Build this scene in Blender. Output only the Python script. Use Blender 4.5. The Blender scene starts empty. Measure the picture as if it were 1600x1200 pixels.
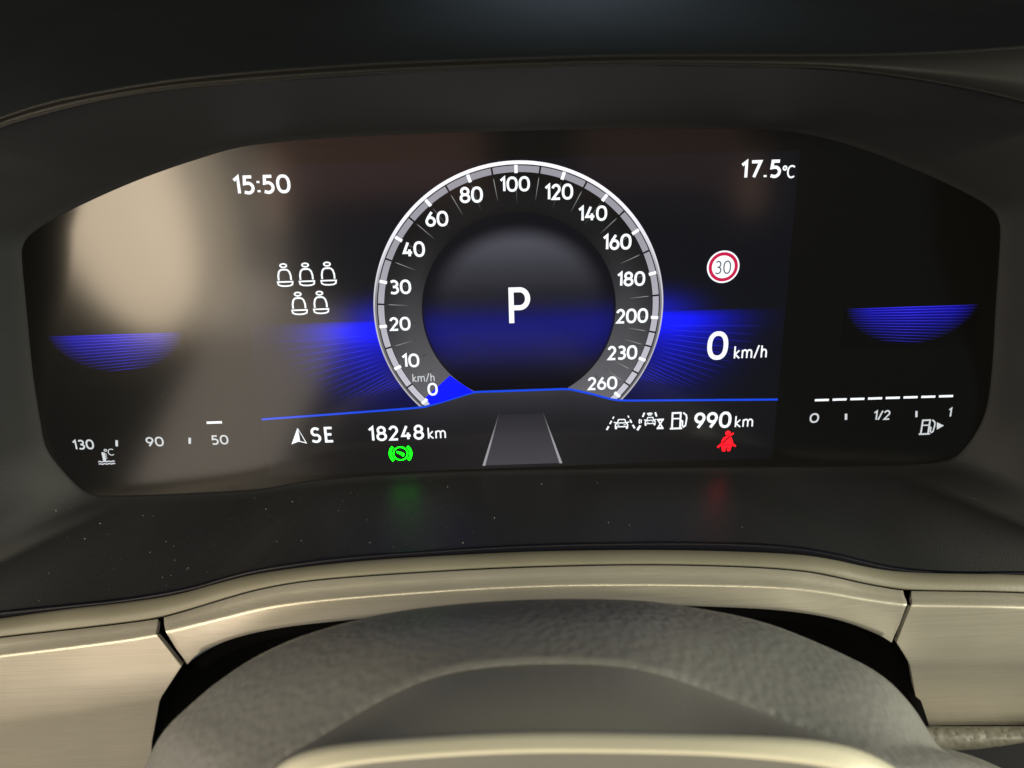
import bpy, math, random
import numpy as np
from mathutils import Matrix, Vector

S = bpy.context.scene
COL = S.collection
R = math.radians

# ------------------------------------------------------------------ frame
# frame: u right, v up along the display glass, w out of the glass to the driver (mm)
LEAN = R(20)
cs, sn = math.cos(LEAN), math.sin(LEAN)
FRAME = Matrix(((1, 0, 0, 0), (0, sn, -cs, 0), (0, cs, sn, 0.95), (0, 0, 0, 1)))

# ------------------------------------------------------------------ camera
CAM_W, CAM_H, FPX = 1600.0, 1200.0, 1249.65
MC = Matrix(((0.99909975, -0.02506017, 0.0342297), (0.03498278, 0.94312043, -0.3306056), (-0.0239977, 0.33150542, 0.94314806)))
CPOS = Vector((-9.334, 63.189, 251.266))
cam = bpy.data.cameras.new('camera')
camo = bpy.data.objects.new('camera', cam)
COL.objects.link(camo)
camo.matrix_world = FRAME @ Matrix.Translation(CPOS * 0.001) @ MC.transposed().to_4x4()
cam.lens = FPX / CAM_W * 36
cam.sensor_width = 36
cam.clip_start = 0.005
cam.clip_end = 50
cam.dof.use_dof = True
cam.dof.focus_distance = 0.256
cam.dof.aperture_fstop = 13
S.camera = camo

# ------------------------------------------------------------------ world and lamps
S.view_settings.view_transform = 'Standard'
S.view_settings.look = 'None'
S.view_settings.exposure = 0
S.view_settings.gamma = 1
w = bpy.data.worlds.new('World')
S.world = w
w.use_nodes = True
w.node_tree.nodes['Background'].inputs[0].default_value = (0.90, 0.97, 1.0, 1)
w.node_tree.nodes['Background'].inputs[1].default_value = 0.075


def lamp(name, pos, target, sx, sy, radiance, color, shape='RECTANGLE', roll=0.0, spread=180):
    L = bpy.data.lights.new(name, 'AREA')
    L.shape = shape
    L.size, L.size_y = sx * 0.001, sy * 0.001
    area = L.size * L.size_y * (math.pi / 4 if shape == 'ELLIPSE' else 1)
    L.energy = radiance * math.pi * area
    L.color = color
    L.spread = R(spread)
    o = bpy.data.objects.new(name, L)
    COL.objects.link(o)
    p = Vector(pos)
    z = (p - Vector(target)).normalized()
    x = Vector((0, 1, 0)).cross(z).normalized()
    y = z.cross(x)
    m = Matrix((x, y, z)).transposed().to_4x4() @ Matrix.Rotation(roll, 4, 'Z')
    m.translation = p * 0.001
    o.matrix_world = FRAME @ m
    return o


WARM = (1.0, 0.80, 0.54)
# added lamps, shaped to mirror as the beige patch in the left glass
lamp('beige_patch_lamp', (-345, -14, 500), (-110, 10, 0), 116, 245, 9.5, (1.0, 0.80, 0.56), 'ELLIPSE', R(11))
lamp('beige_patch_lamp', (-266, -30, 515), (-100, 10, 0), 125, 230, 1.7, (1.0, 0.84, 0.64), 'ELLIPSE', R(10))
lamp('beige_patch_lamp', (-322, -24, 508), (-110, 10, 0), 150, 250, 3.4, (1.0, 0.81, 0.57), 'ELLIPSE', R(9))
lamp('lower_patch_lamp', (-272, -235, 505), (-100, -20, 0), 122, 300, 2.5, (1.0, 0.84, 0.68), 'RECTANGLE', R(-32))  # added lamp, mirrors as the dim brown patch low on the left
lamp('rear_key_lamp', (-140, 285, 720), (0, -70, 50), 1500, 62, 14.0, (1.0, 0.92, 0.64))  # added key lamp behind the camera, draws the trim ridge highlight
lamp('passenger_window_light', (600, 10, 240), (60, -70, 100), 200, 160, 56.0, (1.0, 0.98, 0.76))
lamp('side_light', (-600, 0, 280), (-60, -70, 80), 200, 180, 21.0, (1.0, 0.90, 0.72))
lamp('red_reflection_lamp', (-105, 22, 500), (-50, 40, 0), 190, 75, 0.6, (1.0, 0.50, 0.36))  # added pair, stands in for the reddish band mirrored in the upper glass
lamp('red_reflection_lamp', (150, 22, 500), (60, 40, 0), 150, 75, 0.3, (1.0, 0.50, 0.36))
lamp('hand_reflection_lamp', (-203, -6, 500), (-70, 30, 0), 22, 75, 2.3, (1.0, 0.60, 0.38), 'ELLIPSE')  # added ellipses standing in for the hands mirrored in the glass
lamp('hand_reflection_lamp', (236, -16, 500), (72, 36, 0), 22, 55, 1.4, (1.0, 0.60, 0.38), 'ELLIPSE')
lamp('dash_sheen_lamp', (35, 420, -250), (35, 120, -150), 45, 160, 1.9, (0.62, 0.80, 1.0), spread=30)  # added over the dash top to give it a cool sheen


# ------------------------------------------------------------------ helpers
def px(x, y, wd):
    """point at depth wd (mm above the glass) that the photograph shows at pixel x, y"""
    d = MC.transposed() @ Vector(((x - CAM_W / 2) / FPX, -(y - CAM_H / 2) / FPX, -1))
    t = (wd - CPOS.z) / d.z
    return CPOS + d * t


def pl(x, y):
    p = px(x, y, 0)
    return (p.x, p.y)


ORI = {}


def thing(name, label, cat, org=(0, 0, 0), group=None):
    o = bpy.data.objects.new(name, None)
    COL.objects.link(o)
    o.empty_display_size = 0.02
    o.matrix_world = FRAME @ Matrix.Translation(Vector(org) * 0.001)
    ORI[o.name] = Vector(org)
    o['label'] = label
    o['category'] = cat
    if group:
        o['group'] = group
    return o


def place(o, c, parent):
    if parent:
        o.parent = parent
        o.location = (c - ORI[parent.name]) * 0.001
    else:
        o.matrix_world = FRAME @ Matrix.Translation(c * 0.001)
    ORI[o.name] = c


def mesh(name, verts, faces, mat, parent=None, smooth=False, cols=None, org=None):
    V = np.array([tuple(v) for v in verts], dtype=float)
    c = Vector(org) if org is not None else Vector((V.min(0) + V.max(0)) / 2)
    me = bpy.data.meshes.new(name)
    me.from_pydata([tuple((Vector(v) - c) * 0.001) for v in V], [], [tuple(int(i) for i in f) for f in faces])
    if smooth:
        me.polygons.foreach_set('use_smooth', [True] * len(me.polygons))
    if cols is not None:
        a = me.color_attributes.new('glow', 'FLOAT_COLOR', 'POINT')
        cc = np.ones((len(V), 4), dtype=np.float32)
        cc[:, :3] = np.array(cols)
        a.data.foreach_set('color', cc.ravel())
    me.materials.append(mat)
    me.update()
    o = bpy.data.objects.new(name, me)
    COL.objects.link(o)
    place(o, c, parent)
    return o


def copy_part(o, parent, c, rotz=0.0):
    d = o.copy()
    COL.objects.link(d)
    d.parent = parent
    d.location = (Vector(c) - ORI[parent.name]) * 0.001
    d.rotation_euler = (0, 0, rotz)
    ORI[d.name] = Vector(c)
    return d


def lin(r, g, b):
    f = lambda c: (c / 255 / 12.92) if c <= 10 else ((c / 255 + 0.055) / 1.055) ** 2.4
    return (f(r), f(g), f(b))


# ------------------------------------------------------------------ materials
def new_mat(name):
    m = bpy.data.materials.new(name)
    m.use_nodes = True
    return m, m.node_tree, m.node_tree.nodes['Principled BSDF']


GLASS_R = 0.13


def glass_print(name, color, strength=1.0, attr=False):
    """something shown or printed behind the glossy black glass"""
    m, t, b = new_mat(name)
    b.inputs['Base Color'].default_value = (0.003, 0.003, 0.003, 1)
    b.inputs['Roughness'].default_value = GLASS_R
    b.inputs['IOR'].default_value = 1.52
    b.inputs['Emission Strength'].default_value = strength
    if attr:
        a = t.nodes.new('ShaderNodeVertexColor')
        a.layer_name = 'glow'
        t.links.new(a.outputs['Color'], b.inputs['Emission Color'])
    else:
        b.inputs['Emission Color'].default_value = (*color, 1)
    return m


M_WHITE = glass_print('white_light', (0.93, 0.97, 1.0), 1.15)
M_SOFT = glass_print('soft_white_light', (0.93, 0.97, 1.0), 0.72)
M_GREEN = glass_print('green_light', (0.002, 1.0, 0.004), 4.5)
M_RED = glass_print('red_light', (1.0, 0.003, 0.008), 3.8)
M_SIGN_RED = glass_print('sign_red', lin(205, 25, 75), 1.0)
M_SIGN_DARK = glass_print('sign_dark', lin(95, 98, 105), 1.0)
M_BLUE_LINE = glass_print('blue_line', lin(22, 75, 235), 1.0)
M_WEDGE = glass_print('blue_fill', (0.002, 0.008, 1.3), 1.0)
M_GLOW = glass_print('screen_glow', (0, 0, 0), 1.0, True)
M_DARK_PRINT = glass_print('dark_gap', (0.002, 0.002, 0.004), 1.0)
M_SEAM = glass_print('fine_dark_line', (0.012, 0.012, 0.02), 1.0)


def noise_bump(t, b, scale, strength, dist=0.0004, detail=4, vec=None, kind='noise'):
    n = t.nodes.new('ShaderNodeTexNoise' if kind == 'noise' else 'ShaderNodeTexVoronoi')
    n.inputs['Scale'].default_value = scale
    if kind == 'noise':
        n.inputs['Detail'].default_value = detail
    bu = t.nodes.new('ShaderNodeBump')
    bu.inputs['Strength'].default_value = strength
    bu.inputs['Distance'].default_value = dist
    t.links.new(vec, n.inputs['Vector'])
    t.links.new(n.outputs[0], bu.inputs['Height'])
    t.links.new(bu.outputs[0], b.inputs['Normal'])
    return n, bu


def objvec(t, sc=(1, 1, 1)):
    tc = t.nodes.new('ShaderNodeTexCoord')
    mp = t.nodes.new('ShaderNodeMapping')
    mp.inputs['Scale'].default_value = sc
    t.links.new(tc.outputs['Object'], mp.inputs['Vector'])
    return mp.outputs['Vector']


def plastic(name, col, rough, bump=0.0, scale=1500, var=0.15, dist=0.0003, ior=1.5, spec=0.5):
    m, t, b = new_mat(name)
    b.inputs['Specular IOR Level'].default_value = spec
    b.inputs['Roughness'].default_value = rough
    b.inputs['IOR'].default_value = ior
    v = objvec(t)
    n = t.nodes.new('ShaderNodeTexNoise')
    n.inputs['Scale'].default_value = 35
    n.inputs['Detail'].default_value = 5
    t.links.new(v, n.inputs['Vector'])
    mx = t.nodes.new('ShaderNodeMix')
    mx.data_type = 'RGBA'
    mx.inputs[6].default_value = (*[c * (1 - var) for c in col], 1)
    mx.inputs[7].default_value = (*[c * (1 + var) for c in col], 1)
    t.links.new(n.outputs[0], mx.inputs[0])
    t.links.new(mx.outputs[2], b.inputs['Base Color'])
    if bump:
        noise_bump(t, b, scale, bump, dist, vec=v)
    return m


M_PANEL, _t, _b = new_mat('black_glass')
_b.inputs['Base Color'].default_value = (0.004, 0.004, 0.004, 1)
_b.inputs['Roughness'].default_value = GLASS_R
_b.inputs['IOR'].default_value = 1.52
_b.inputs['Roughness'].default_value = GLASS_R
M_SURROUND = plastic('surround_plastic', (0.017, 0.0175, 0.020), 0.40, 0.35, 1900, 0.25, 0.0003, spec=0.30)
_t = M_SURROUND.node_tree
_tc = _t.nodes.new('ShaderNodeTexCoord')
_sx = _t.nodes.new('ShaderNodeSeparateXYZ')
_mr = _t.nodes.new('ShaderNodeMapRange')
_t.links.new(_tc.outputs['Object'], _sx.inputs[0])
_t.links.new(_sx.outputs[1], _mr.inputs[0])
_mr.inputs[1].default_value = -0.05
_mr.inputs[2].default_value = 0.02
_mr.inputs[3].default_value = 0.38      # satin floor
_mr.inputs[4].default_value = 0.62      # matt hood
_ab = _t.nodes.new('ShaderNodeMath')
_ab.operation = 'ABSOLUTE'
_t.links.new(_sx.outputs[0], _ab.inputs[0])
_m2 = _t.nodes.new('ShaderNodeMapRange')
_m2.inputs[1].default_value = 0.12
_m2.inputs[2].default_value = 0.16
_m2.inputs[3].default_value = 0.0
_m2.inputs[4].default_value = 0.25      # more matt towards the side cheeks
_t.links.new(_ab.outputs[0], _m2.inputs[0])
_ad = _t.nodes.new('ShaderNodeMath')
_t.links.new(_mr.outputs[0], _ad.inputs[0])
_t.links.new(_m2.outputs[0], _ad.inputs[1])
_t.links.new(_ad.outputs[0], _t.nodes['Principled BSDF'].inputs['Roughness'])
M_LIP = plastic('lip_plastic', (0.007, 0.007, 0.007), 0.3, 0.05, 600, 0.1, 0.0002, spec=0.25)
M_DASH = plastic('dash_top_plastic', (0.010, 0.0125, 0.014), 0.7, 0.4, 1200, 0.3, spec=0.15)
M_EDGE = plastic('edge_plastic', (0.005, 0.005, 0.009), 0.3, spec=0.15)
M_STRIP = plastic('strip_metal', (0.16, 0.15, 0.115), 0.45, 0.15, 900, 0.25)
M_BLACK = plastic('recess_black', (0.002, 0.002, 0.002), 0.9, spec=0.05)


def brushed(name, col):
    m, t, b = new_mat(name)
    v = objvec(t, (5, 700, 700))
    n = t.nodes.new('ShaderNodeTexNoise')
    n.inputs['Scale'].default_value = 4
    n.inputs['Detail'].default_value = 6
    n.inputs['Roughness'].default_value = 0.7
    t.links.new(v, n.inputs['Vector'])
    rp = t.nodes.new('ShaderNodeMapRange')
    rp.inputs[1].default_value = 0.3
    rp.inputs[2].default_value = 0.7
    rp.inputs[3].default_value = 0.87
    rp.inputs[4].default_value = 1.1
    t.links.new(n.outputs[0], rp.inputs[0])
    mx = t.nodes.new('ShaderNodeVectorMath')
    mx.operation = 'SCALE'
    mx.inputs[0].default_value = col
    t.links.new(rp.outputs[0], mx.inputs['Scale'])
    t.links.new(mx.outputs[0], b.inputs['Base Color'])
    b.inputs['Metallic'].default_value = 0.55
    n2 = t.nodes.new('ShaderNodeTexNoise')
    n2.inputs['Scale'].default_value = 45
    n2.inputs['Detail'].default_value = 7
    t.links.new(objvec(t), n2.inputs['Vector'])
    r2 = t.nodes.new('ShaderNodeMapRange')
    r2.inputs[1].default_value = 0.3
    r2.inputs[2].default_value = 0.7
    r2.inputs[3].default_value = 0.27
    r2.inputs[4].default_value = 0.38
    t.links.new(n2.outputs[0], r2.inputs[0])
    t.links.new(r2.outputs[0], b.inputs['Roughness'])
    bu = t.nodes.new('ShaderNodeBump')
    bu.inputs['Strength'].default_value = 0.12
    bu.inputs['Distance'].default_value = 0.0002
    t.links.new(n.outputs[0], bu.inputs['Height'])
    t.links.new(bu.outputs[0], b.inputs['Normal'])
    return m


M_TRIM = brushed('brushed_trim', (0.49, 0.455, 0.39))


def leather(name, col, rough, scale, strength):
    m, t, b = new_mat(name)
    v = objvec(t)
    b.inputs['Base Color'].default_value = (*col, 1)
    b.inputs['Roughness'].default_value = rough
    b.inputs['IOR'].default_value = 1.5
    vo = t.nodes.new('ShaderNodeTexVoronoi')
    vo.feature = 'SMOOTH_F1'
    vo.inputs['Scale'].default_value = scale
    nz = t.nodes.new('ShaderNodeTexNoise')
    nz.inputs['Scale'].default_value = scale * 0.35
    nz.inputs['Detail'].default_value = 4
    t.links.new(v, nz.inputs['Vector'])
    t.links.new(v, vo.inputs['Vector'])
    ad = t.nodes.new('ShaderNodeMath')
    ad.operation = 'MULTIPLY_ADD'
    ad.inputs[1].default_value = 0.7
    t.links.new(nz.outputs[0], ad.inputs[0])
    t.links.new(vo.outputs[0], ad.inputs[2])
    bu = t.nodes.new('ShaderNodeBump')
    bu.inputs['Strength'].default_value = strength
    bu.inputs['Distance'].default_value = 0.0008
    t.links.new(ad.outputs[0], bu.inputs['Height'])
    t.links.new(bu.outputs[0], b.inputs['Normal'])
    return m


M_LEATHER = leather('grained_cover', (0.130, 0.130, 0.130), 0.50, 480, 0.30)
M_SMOOTH = plastic('smooth_cover', (0.155, 0.152, 0.145), 0.5, 0.25, 1800, 0.08)
M_RIM = plastic('rim_plastic', (0.62, 0.59, 0.48), 0.38, 0.05, 900, 0.05)
M_PAD = leather('pad_grain', (0.10, 0.095, 0.075), 0.55, 420, 0.6)


# ------------------------------------------------------------------ curves
def resample(pts, n, smooth=2):
    """pts: (x, y[, w]) polyline -> n points evenly along it, corners softened"""
    P = np.array(pts, dtype=float)
    for _ in range(smooth):
        Q = [P[0]]
        for a, b_ in zip(P[:-1], P[1:]):
            Q += [a * 0.75 + b_ * 0.25, a * 0.25 + b_ * 0.75]
        Q.append(P[-1])
        P = np.array(Q)
    d = np.r_[0, np.cumsum(np.hypot(*(P[1:, :2] - P[:-1, :2]).T))]
    s = np.linspace(0, d[-1], n)
    return np.array([np.interp(s, d, P[:, k]) for k in range(P.shape[1])]).T


def row(pts, wd, n=120, smooth=2):
    return [px(q[0], q[1], q[2] if len(q) > 2 else wd) for q in resample(pts, n, smooth)]


def loft(name, rows, mat, parent=None, smooth=True, closed=False, solid=0.0, bevel=0.0, sub=0):
    n = len(rows[0])
    V = [p for r_ in rows for p in r_]
    F = []
    for i in range(len(rows) - 1):
        for j in range(n if closed else n - 1):
            k = (j + 1) % n
            F.append((i * n + j, (i + 1) * n + j, (i + 1) * n + k, i * n + k))
    o = mesh(name, V, F, mat, parent, smooth)
    if solid:
        md = o.modifiers.new('solid', 'SOLIDIFY')
        md.thickness = solid * 0.001
        md.offset = -1
    if bevel:
        md = o.modifiers.new('bevel', 'BEVEL')
        md.width = bevel * 0.001
        md.segments = 3
        md.limit_method = 'ANGLE'
        md.angle_limit = R(75)
    return o


def mixrow(a, b_, t, lift=0.0):
    return [p.lerp(q, t) + Vector((0, 0, lift)) for p, q in zip(a, b_)]


# ------------------------------------------------------------------ instrument surround (hood, sides and floor round the glass)
OUT = [(33, 400), (35, 385), (42, 372), (55, 361), (83, 343), (133, 318), (200, 288), (267, 263), (333, 242), (360, 234), (400, 226.5), (500, 217), (650, 210), (800, 206),
       (1000, 201), (1150, 202), (1230, 206), (1275, 213), (1350, 234), (1425, 264), (1487, 291), (1537, 317), (1556, 332), (1563, 350), (1564, 368), (1556, 480),
       (1552, 560), (1545, 630), (1534, 662), (1517, 690), (1500, 709), (1487, 718), (1465, 723), (1400, 727), (1250, 729), (1100, 730), (900, 732.5), (760, 735), (680, 737.5), (630, 740),
       (555, 744.5), (492, 749.5), (455, 755.5), (412, 763.5), (380, 766.5), (330, 769), (243, 773), (163, 775), (142, 773), (121, 761), (89, 726), (70, 699), (62, 653), (51, 587), (41, 480)]
TOPE = [(-60, 232, 46), (0, 200, 46), (50, 185, 47), (125, 165, 48), (200, 150, 49), (280, 139, 50), (400, 130, 50), (500, 122, 50), (600, 116, 50), (800, 107, 50), (1000, 102, 50),
        (1150, 104, 50), (1300, 108, 49), (1400, 120, 48), (1500, 137, 47), (1600, 160, 46), (1700, 192, 46)]
SHELF = [(1850, 915, 42), (1700, 893, 42), (1600, 892, 41), (1480, 893, 40), (1400, 886, 40), (1350, 875, 40), (1300, 862, 40), (1225, 850, 40), (1100, 845, 40), (950, 846, 40), (800, 850, 40), (600, 863, 40),
         (500, 872, 40), (400, 887, 40), (350, 900, 40), (300, 916, 40), (200, 934, 40), (100, 944, 40), (0, 954, 40), (-120, 968, 42), (-260, 990, 42)]
OUTER = TOPE + [(1860, 330, 60), (1880, 600, 64)] + SHELF + [(-280, 700, 64), (-260, 400, 58)]
CX, CY = 800.0, 480.0


def ring_at(poly, n):
    """points where rays from the centre meet a closed polygon"""
    P = np.array([q if len(q) > 2 else (*q, 0) for q in poly], dtype=float)
    P = np.vstack([P, P[:1]])
    ang = np.unwrap(np.arctan2(P[:, 1] - CY, P[:, 0] - CX))
    base = ang[0]
    tt = base + np.linspace(0, 2 * math.pi, n, endpoint=False)
    res = []
    for t in tt:
        a = t
        while a < ang[0]:
            a += 2 * math.pi
        i = int(np.clip(np.searchsorted(ang, a, 'right') - 1, 0, len(ang) - 2))
        A, B = P[i], P[i + 1]
        dx, dy = math.cos(a), math.sin(a)
        # solve A + s(B-A) = C + k d
        ex, ey = B[0] - A[0], B[1] - A[1]
        den = ex * dy - ey * dx
        s = 0.0 if abs(den) < 1e-9 else ((CX - A[0]) * dy - (CY - A[1]) * dx) / den
        s = min(1, max(0, s))
        res.append((a, A + s * (B - A)))
    return res, base


def ring_fixed(poly, angs):
    P = np.array([q if len(q) > 2 else (*q, 0) for q in poly], dtype=float)
    P = np.vstack([P, P[:1]])
    ang = np.unwrap(np.arctan2(P[:, 1] - CY, P[:, 0] - CX))
    res = []
    for a in angs:
        while a < ang[0]:
            a += 2 * math.pi
        while a >= ang[0] + 2 * math.pi:
            a -= 2 * math.pi
        i = int(np.clip(np.searchsorted(ang, a, 'right') - 1, 0, len(ang) - 2))
        A, B = P[i], P[i + 1]
        dx, dy = math.cos(a), math.sin(a)
        ex, ey = B[0] - A[0], B[1] - A[1]
        den = ex * dy - ey * dx
        s = 0.0 if abs(den) < 1e-9 else ((CX - A[0]) * dy - (CY - A[1]) * dx) / den
        res.append(A + min(1, max(0, s)) * (B - A))
    return np.array(res)


def chaikin(poly, n=2):
    P = np.array([q if len(q) > 2 else (*q, 0) for q in poly], dtype=float)
    for _ in range(n):
        Q = []
        for i in range(len(P)):
            a, b_ = P[i], P[(i + 1) % len(P)]
            Q += [a * 0.75 + b_ * 0.25, a * 0.25 + b_ * 0.75]
        P = np.array(Q)
    return P


NR = 520
OUTS, OUTERS = chaikin(OUT, 2), chaikin(OUTER, 1)
# angles: denser where the outline has corners
Pang = np.sort(np.mod(np.arctan2(OUTS[:, 1] - CY, OUTS[:, 0] - CX), 2 * math.pi))
angs = np.sort(np.r_[np.linspace(0, 2 * math.pi, NR, endpoint=False), Pang + 1e-4])
inn = ring_fixed(OUTS, angs)
outr = ring_fixed(OUTERS, angs)
inner3 = [px(q[0], q[1], 0.4) for q in inn]
cen = px(CX, CY, 0)


def grow(ps, mm, wd):
    n = len(ps)
    out = []
    for i, p in enumerate(ps):
        a, b_ = ps[(i - 3) % n], ps[(i + 3) % n]
        d = Vector((b_.x - a.x, b_.y - a.y, 0))
        nn = Vector((d.y, -d.x, 0)).normalized()
        if nn.dot(p - cen) < 0:
            nn = -nn
        out.append(Vector((p.x + nn.x * mm, p.y + nn.y * mm, wd)))
    return out


outer3 = [px(q[0], q[1], q[2]) for q in outr]
g1 = grow(inner3, 0.55, 1.0)
g2 = grow(inner3, 1.1, 1.7)
rows = [grow(inner3, 0.15, -1.2), grow(inner3, 0.2, 0.5), g1, g2]
for t in (0.06, 0.14, 0.25, 0.38, 0.52, 0.66, 0.8, 0.9, 1.0):
    rows.append([p.lerp(q, t) for p, q in zip(g2, outer3)])

hood = thing('instrument_surround', 'black plastic hood and floor moulding that frames the digital instrument display', 'dashboard surround', (0, -60, 40))
loft('inner_surround', rows, M_SURROUND, hood, closed=True)

# rounded lip along the top of the hood
HL = [(-60, 208), (0, 182), (75, 158), (150, 143), (250, 126), (350, 115), (450, 107), (550, 100), (650, 95), (800, 90), (1000, 84), (1300, 85), (1450, 82), (1600, 72), (1700, 60)]
gt = [(q[0], q[1]) for q in TOPE]
midl = [((a[0]), (a[1] * 0.5 + np.interp(a[0], [h[0] for h in HL], [h[1] for h in HL]) * 0.5)) for a in gt]


def shift(pts, dy):
    return [(q[0], q[1] + dy) for q in pts]


lip_rows = [row(shift(gt, 1.0), 49.2, 200), row(shift(gt, -1.0), 51.5, 200), row(shift(gt, -3.5), 51.8, 200), row(shift(gt, -5.0), 50.2, 200), row(shift(midl, 0), 50.2, 200),
            row(shift(HL, 4.5), 51.0, 200), row(shift(HL, 2.0), 51.6, 200), row(HL, 51.2, 200), row(shift(HL, -0.8), 49.5, 200), row(shift(HL, -0.4), 40, 200)]
loft('hood_lip', lip_rows, M_LIP, hood)
dt = [row(shift(HL, 1.5), 47, 120), row(shift(HL, -14), 10, 120), row(shift(HL, -50), -40, 120), row([(-300, 20), (400, -10), (1200, -40), (2000, -30)], -120, 120),
      row([(-500, -150), (400, -150), (1200, -150), (2100, -150)], -260, 120), row([(-500, -400), (400, -400), (1200, -400), (2100, -400)], -400, 120)]
d = loft('dashboard_top', dt, M_DASH)
d['label'] = 'dark dashboard top behind the instrument hood, out of focus'
d['category'] = 'dashboard'

# thin dark shelf edge
sh = sorted([(q[0], q[1]) for q in SHELF])
A = [(-260, 1003), (-120, 982), (0, 966), (100, 951.5), (200, 940.5), (275, 929.5), (340, 911), (400, 895.5), (500, 882), (600, 872.5), (800, 862), (900, 859.5), (1000, 858.5), (1100, 859.5), (1240, 864.5), (1300, 873), (1350, 885), (1400, 893), (1480, 896),
     (1600, 896.5), (1850, 920)]
loft('floor_edge', [row(shift(sh, -0.6), 39.6, 220), row(shift(sh, 1.5), 41.4, 220), row(shift(sh, 4.5), 41.9, 220), row(shift(A, 0.5), 41.9, 220), row(shift(A, 1), 38, 220)], M_EDGE, hood)

# ------------------------------------------------------------------ metal strip and brushed trims
B = [(-260, 1035), (-100, 1008), (0, 994.5), (100, 983.5), (200, 972), (250, 964.5), (300, 950.5), (350, 935), (400, 920.5), (475, 906.5), (600, 896.5), (800, 885), (1000, 880.5), (1150, 883.5), (1250, 890),
     (1300, 899), (1350, 911), (1400, 919.5), (1430, 922), (1600, 924), (1850, 940)]
o = loft('metal_strip', [row(shift(A, -0.6), 40.6, 220), row(shift(A, 1.2), 42.6, 220), row(shift(A, 5), 43.6, 220), row(shift(B, -1.5), 49.6, 220), row(shift(B, 0.4), 49.0, 220), row(shift(B, 2), 42, 220)], M_STRIP)
o['label'] = 'thin olive beige strip running below the instrument surround, above the brushed trims'
o['category'] = 'trim strip'


def lim(pts, x0, x1):
    xs = [q[0] for q in pts]
    ys = [q[1] for q in pts]
    return [(x0, float(np.interp(x0, xs, ys)))] + [q for q in pts if x0 + 6 < q[0] < x1 - 6] + [(x1, float(np.interp(x1, xs, ys)))]


Cc = [(-260, 1062), (-100, 1036), (0, 1022), (100, 1010), (200, 997), (240, 990.5), (265, 983), (350, 962), (425, 943), (550, 930), (800, 912.5), (1000, 909.5), (1200, 913), (1275, 920), (1350, 934), (1400, 941), (1430, 943.5),
      (1600, 945.5), (1850, 960)]
G = 'brushed metal trims below the display'
trimc = thing('brushed_trim', 'long brushed beige metal trim arching over the steering column, between two seams', 'dashboard trim', (0, -75, 50), G)
Dm = [(293, 1038), (305, 1024), (325, 1012), (375, 993), (450, 978), (550, 968), (650, 956), (800, 946), (950, 942), (1100, 947), (1200, 951), (1275, 960), (1325, 972), (1375, 992), (1393, 1004)]


def trow(p0, wd, x0, x1, n=150):
    return row(lim(p0, x0, x1), wd, n)


Bt, Ct = shift(B, 2.2), Cc
rc = [trow(Bt, 50.2, 256, 1411), trow([(a[0], a[1] * 0.55 + np.interp(a[0], [q[0] for q in Cc], [q[1] for q in Cc]) * 0.45) for a in Bt], 52.2, 256.5, 1413),
      trow(shift(Cc, -4.6), 53.2, 257.5, 1416), trow(Cc, 54.45, 258.5, 1417), trow(shift(Cc, 4.6), 54.95, 260, 1416)]
cd = rc[-1]
Dr = row(Dm, 55.5, 150)
rc += [mixrow(cd, Dr, 0.06, 0.04), mixrow(cd, Dr, 0.14, 0.07), mixrow(cd, Dr, 0.5, 0.3), mixrow(cd, Dr, 0.85, 0.0), Dr, row(shift(Dm, 0.5), 53, 150)]
loft('trim_face', rc, M_TRIM, trimc, solid=1.6, bevel=0.5)

triml = thing('brushed_trim', 'brushed beige metal trim left of the left seam, lit warm', 'dashboard trim', (-150, -95, 55), G)
rl = [trow(Bt, 50.2, -200, 247), trow([(a[0], a[1] * 0.55 + np.interp(a[0], [q[0] for q in Cc], [q[1] for q in Cc]) * 0.45) for a in Bt], 52.2, -200, 246),
      trow(shift(Cc, -4.6), 53.2, -200, 244.5), trow(Cc, 54.45, -200, 243.5), trow(shift(Cc, 4.6), 54.95, -200, 246)]
e1 = row([(-200, 1100), (0, 1066), (150, 1052), (284, 1041)], 55.7, 150)
e2 = row([(-200, 1150), (0, 1124), (150, 1102), (254, 1086)], 56.4, 150)
e3 = row([(-200, 1160), (0, 1134), (150, 1112), (249, 1096)], 55.9, 150)
e4 = row([(-200, 1210), (0, 1190), (150, 1170), (237, 1160)], 51.0, 150)
e5 = row([(-200, 1300), (0, 1290), (150, 1280), (232, 1270)], 46.0, 150)
rl += [mixrow(rl[-1], e1, 0.03, 0.02), mixrow(rl[-1], e1, 0.08, 0.05), mixrow(rl[-1], e1, 0.5), e1, e2, e3, e4, e5]
loft('trim_face', rl, M_TRIM, triml, solid=1.6, bevel=0.5)

trimr = thing('brushed_trim', 'brushed metal trim right of the right seam, darker in its lower half', 'dashboard trim', (150, -90, 55), G)
rr = [trow(Bt, 50.2, 1424, 1800), trow([(a[0], a[1] * 0.55 + np.interp(a[0], [q[0] for q in Cc], [q[1] for q in Cc]) * 0.45) for a in Bt], 52.2, 1424, 1800),
      trow(shift(Cc, -4.6), 53.2, 1425, 1800), trow(Cc, 54.45, 1425, 1800), trow(shift(Cc, 4.6), 54.95, 1423, 1800)]
e1 = row([(1401, 1004), (1500, 1000), (1800, 1005)], 55.7, 150)
e2 = row([(1418, 1031), (1500, 1029), (1800, 1031)], 56.1, 150)
e3 = row([(1422, 1041), (1500, 1039), (1800, 1041)], 55.3, 150)
e4 = row([(1432, 1095), (1500, 1092), (1800, 1092)], 49.0, 150)
e5 = row([(1437, 1134), (1500, 1133), (1800, 1132)], 48.0, 150)
rr += [mixrow(rr[-1], e1, 0.03, 0.02), mixrow(rr[-1], e1, 0.08, 0.05), mixrow(rr[-1], e1, 0.5), e1, e2, e3, e4, e5]
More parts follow.
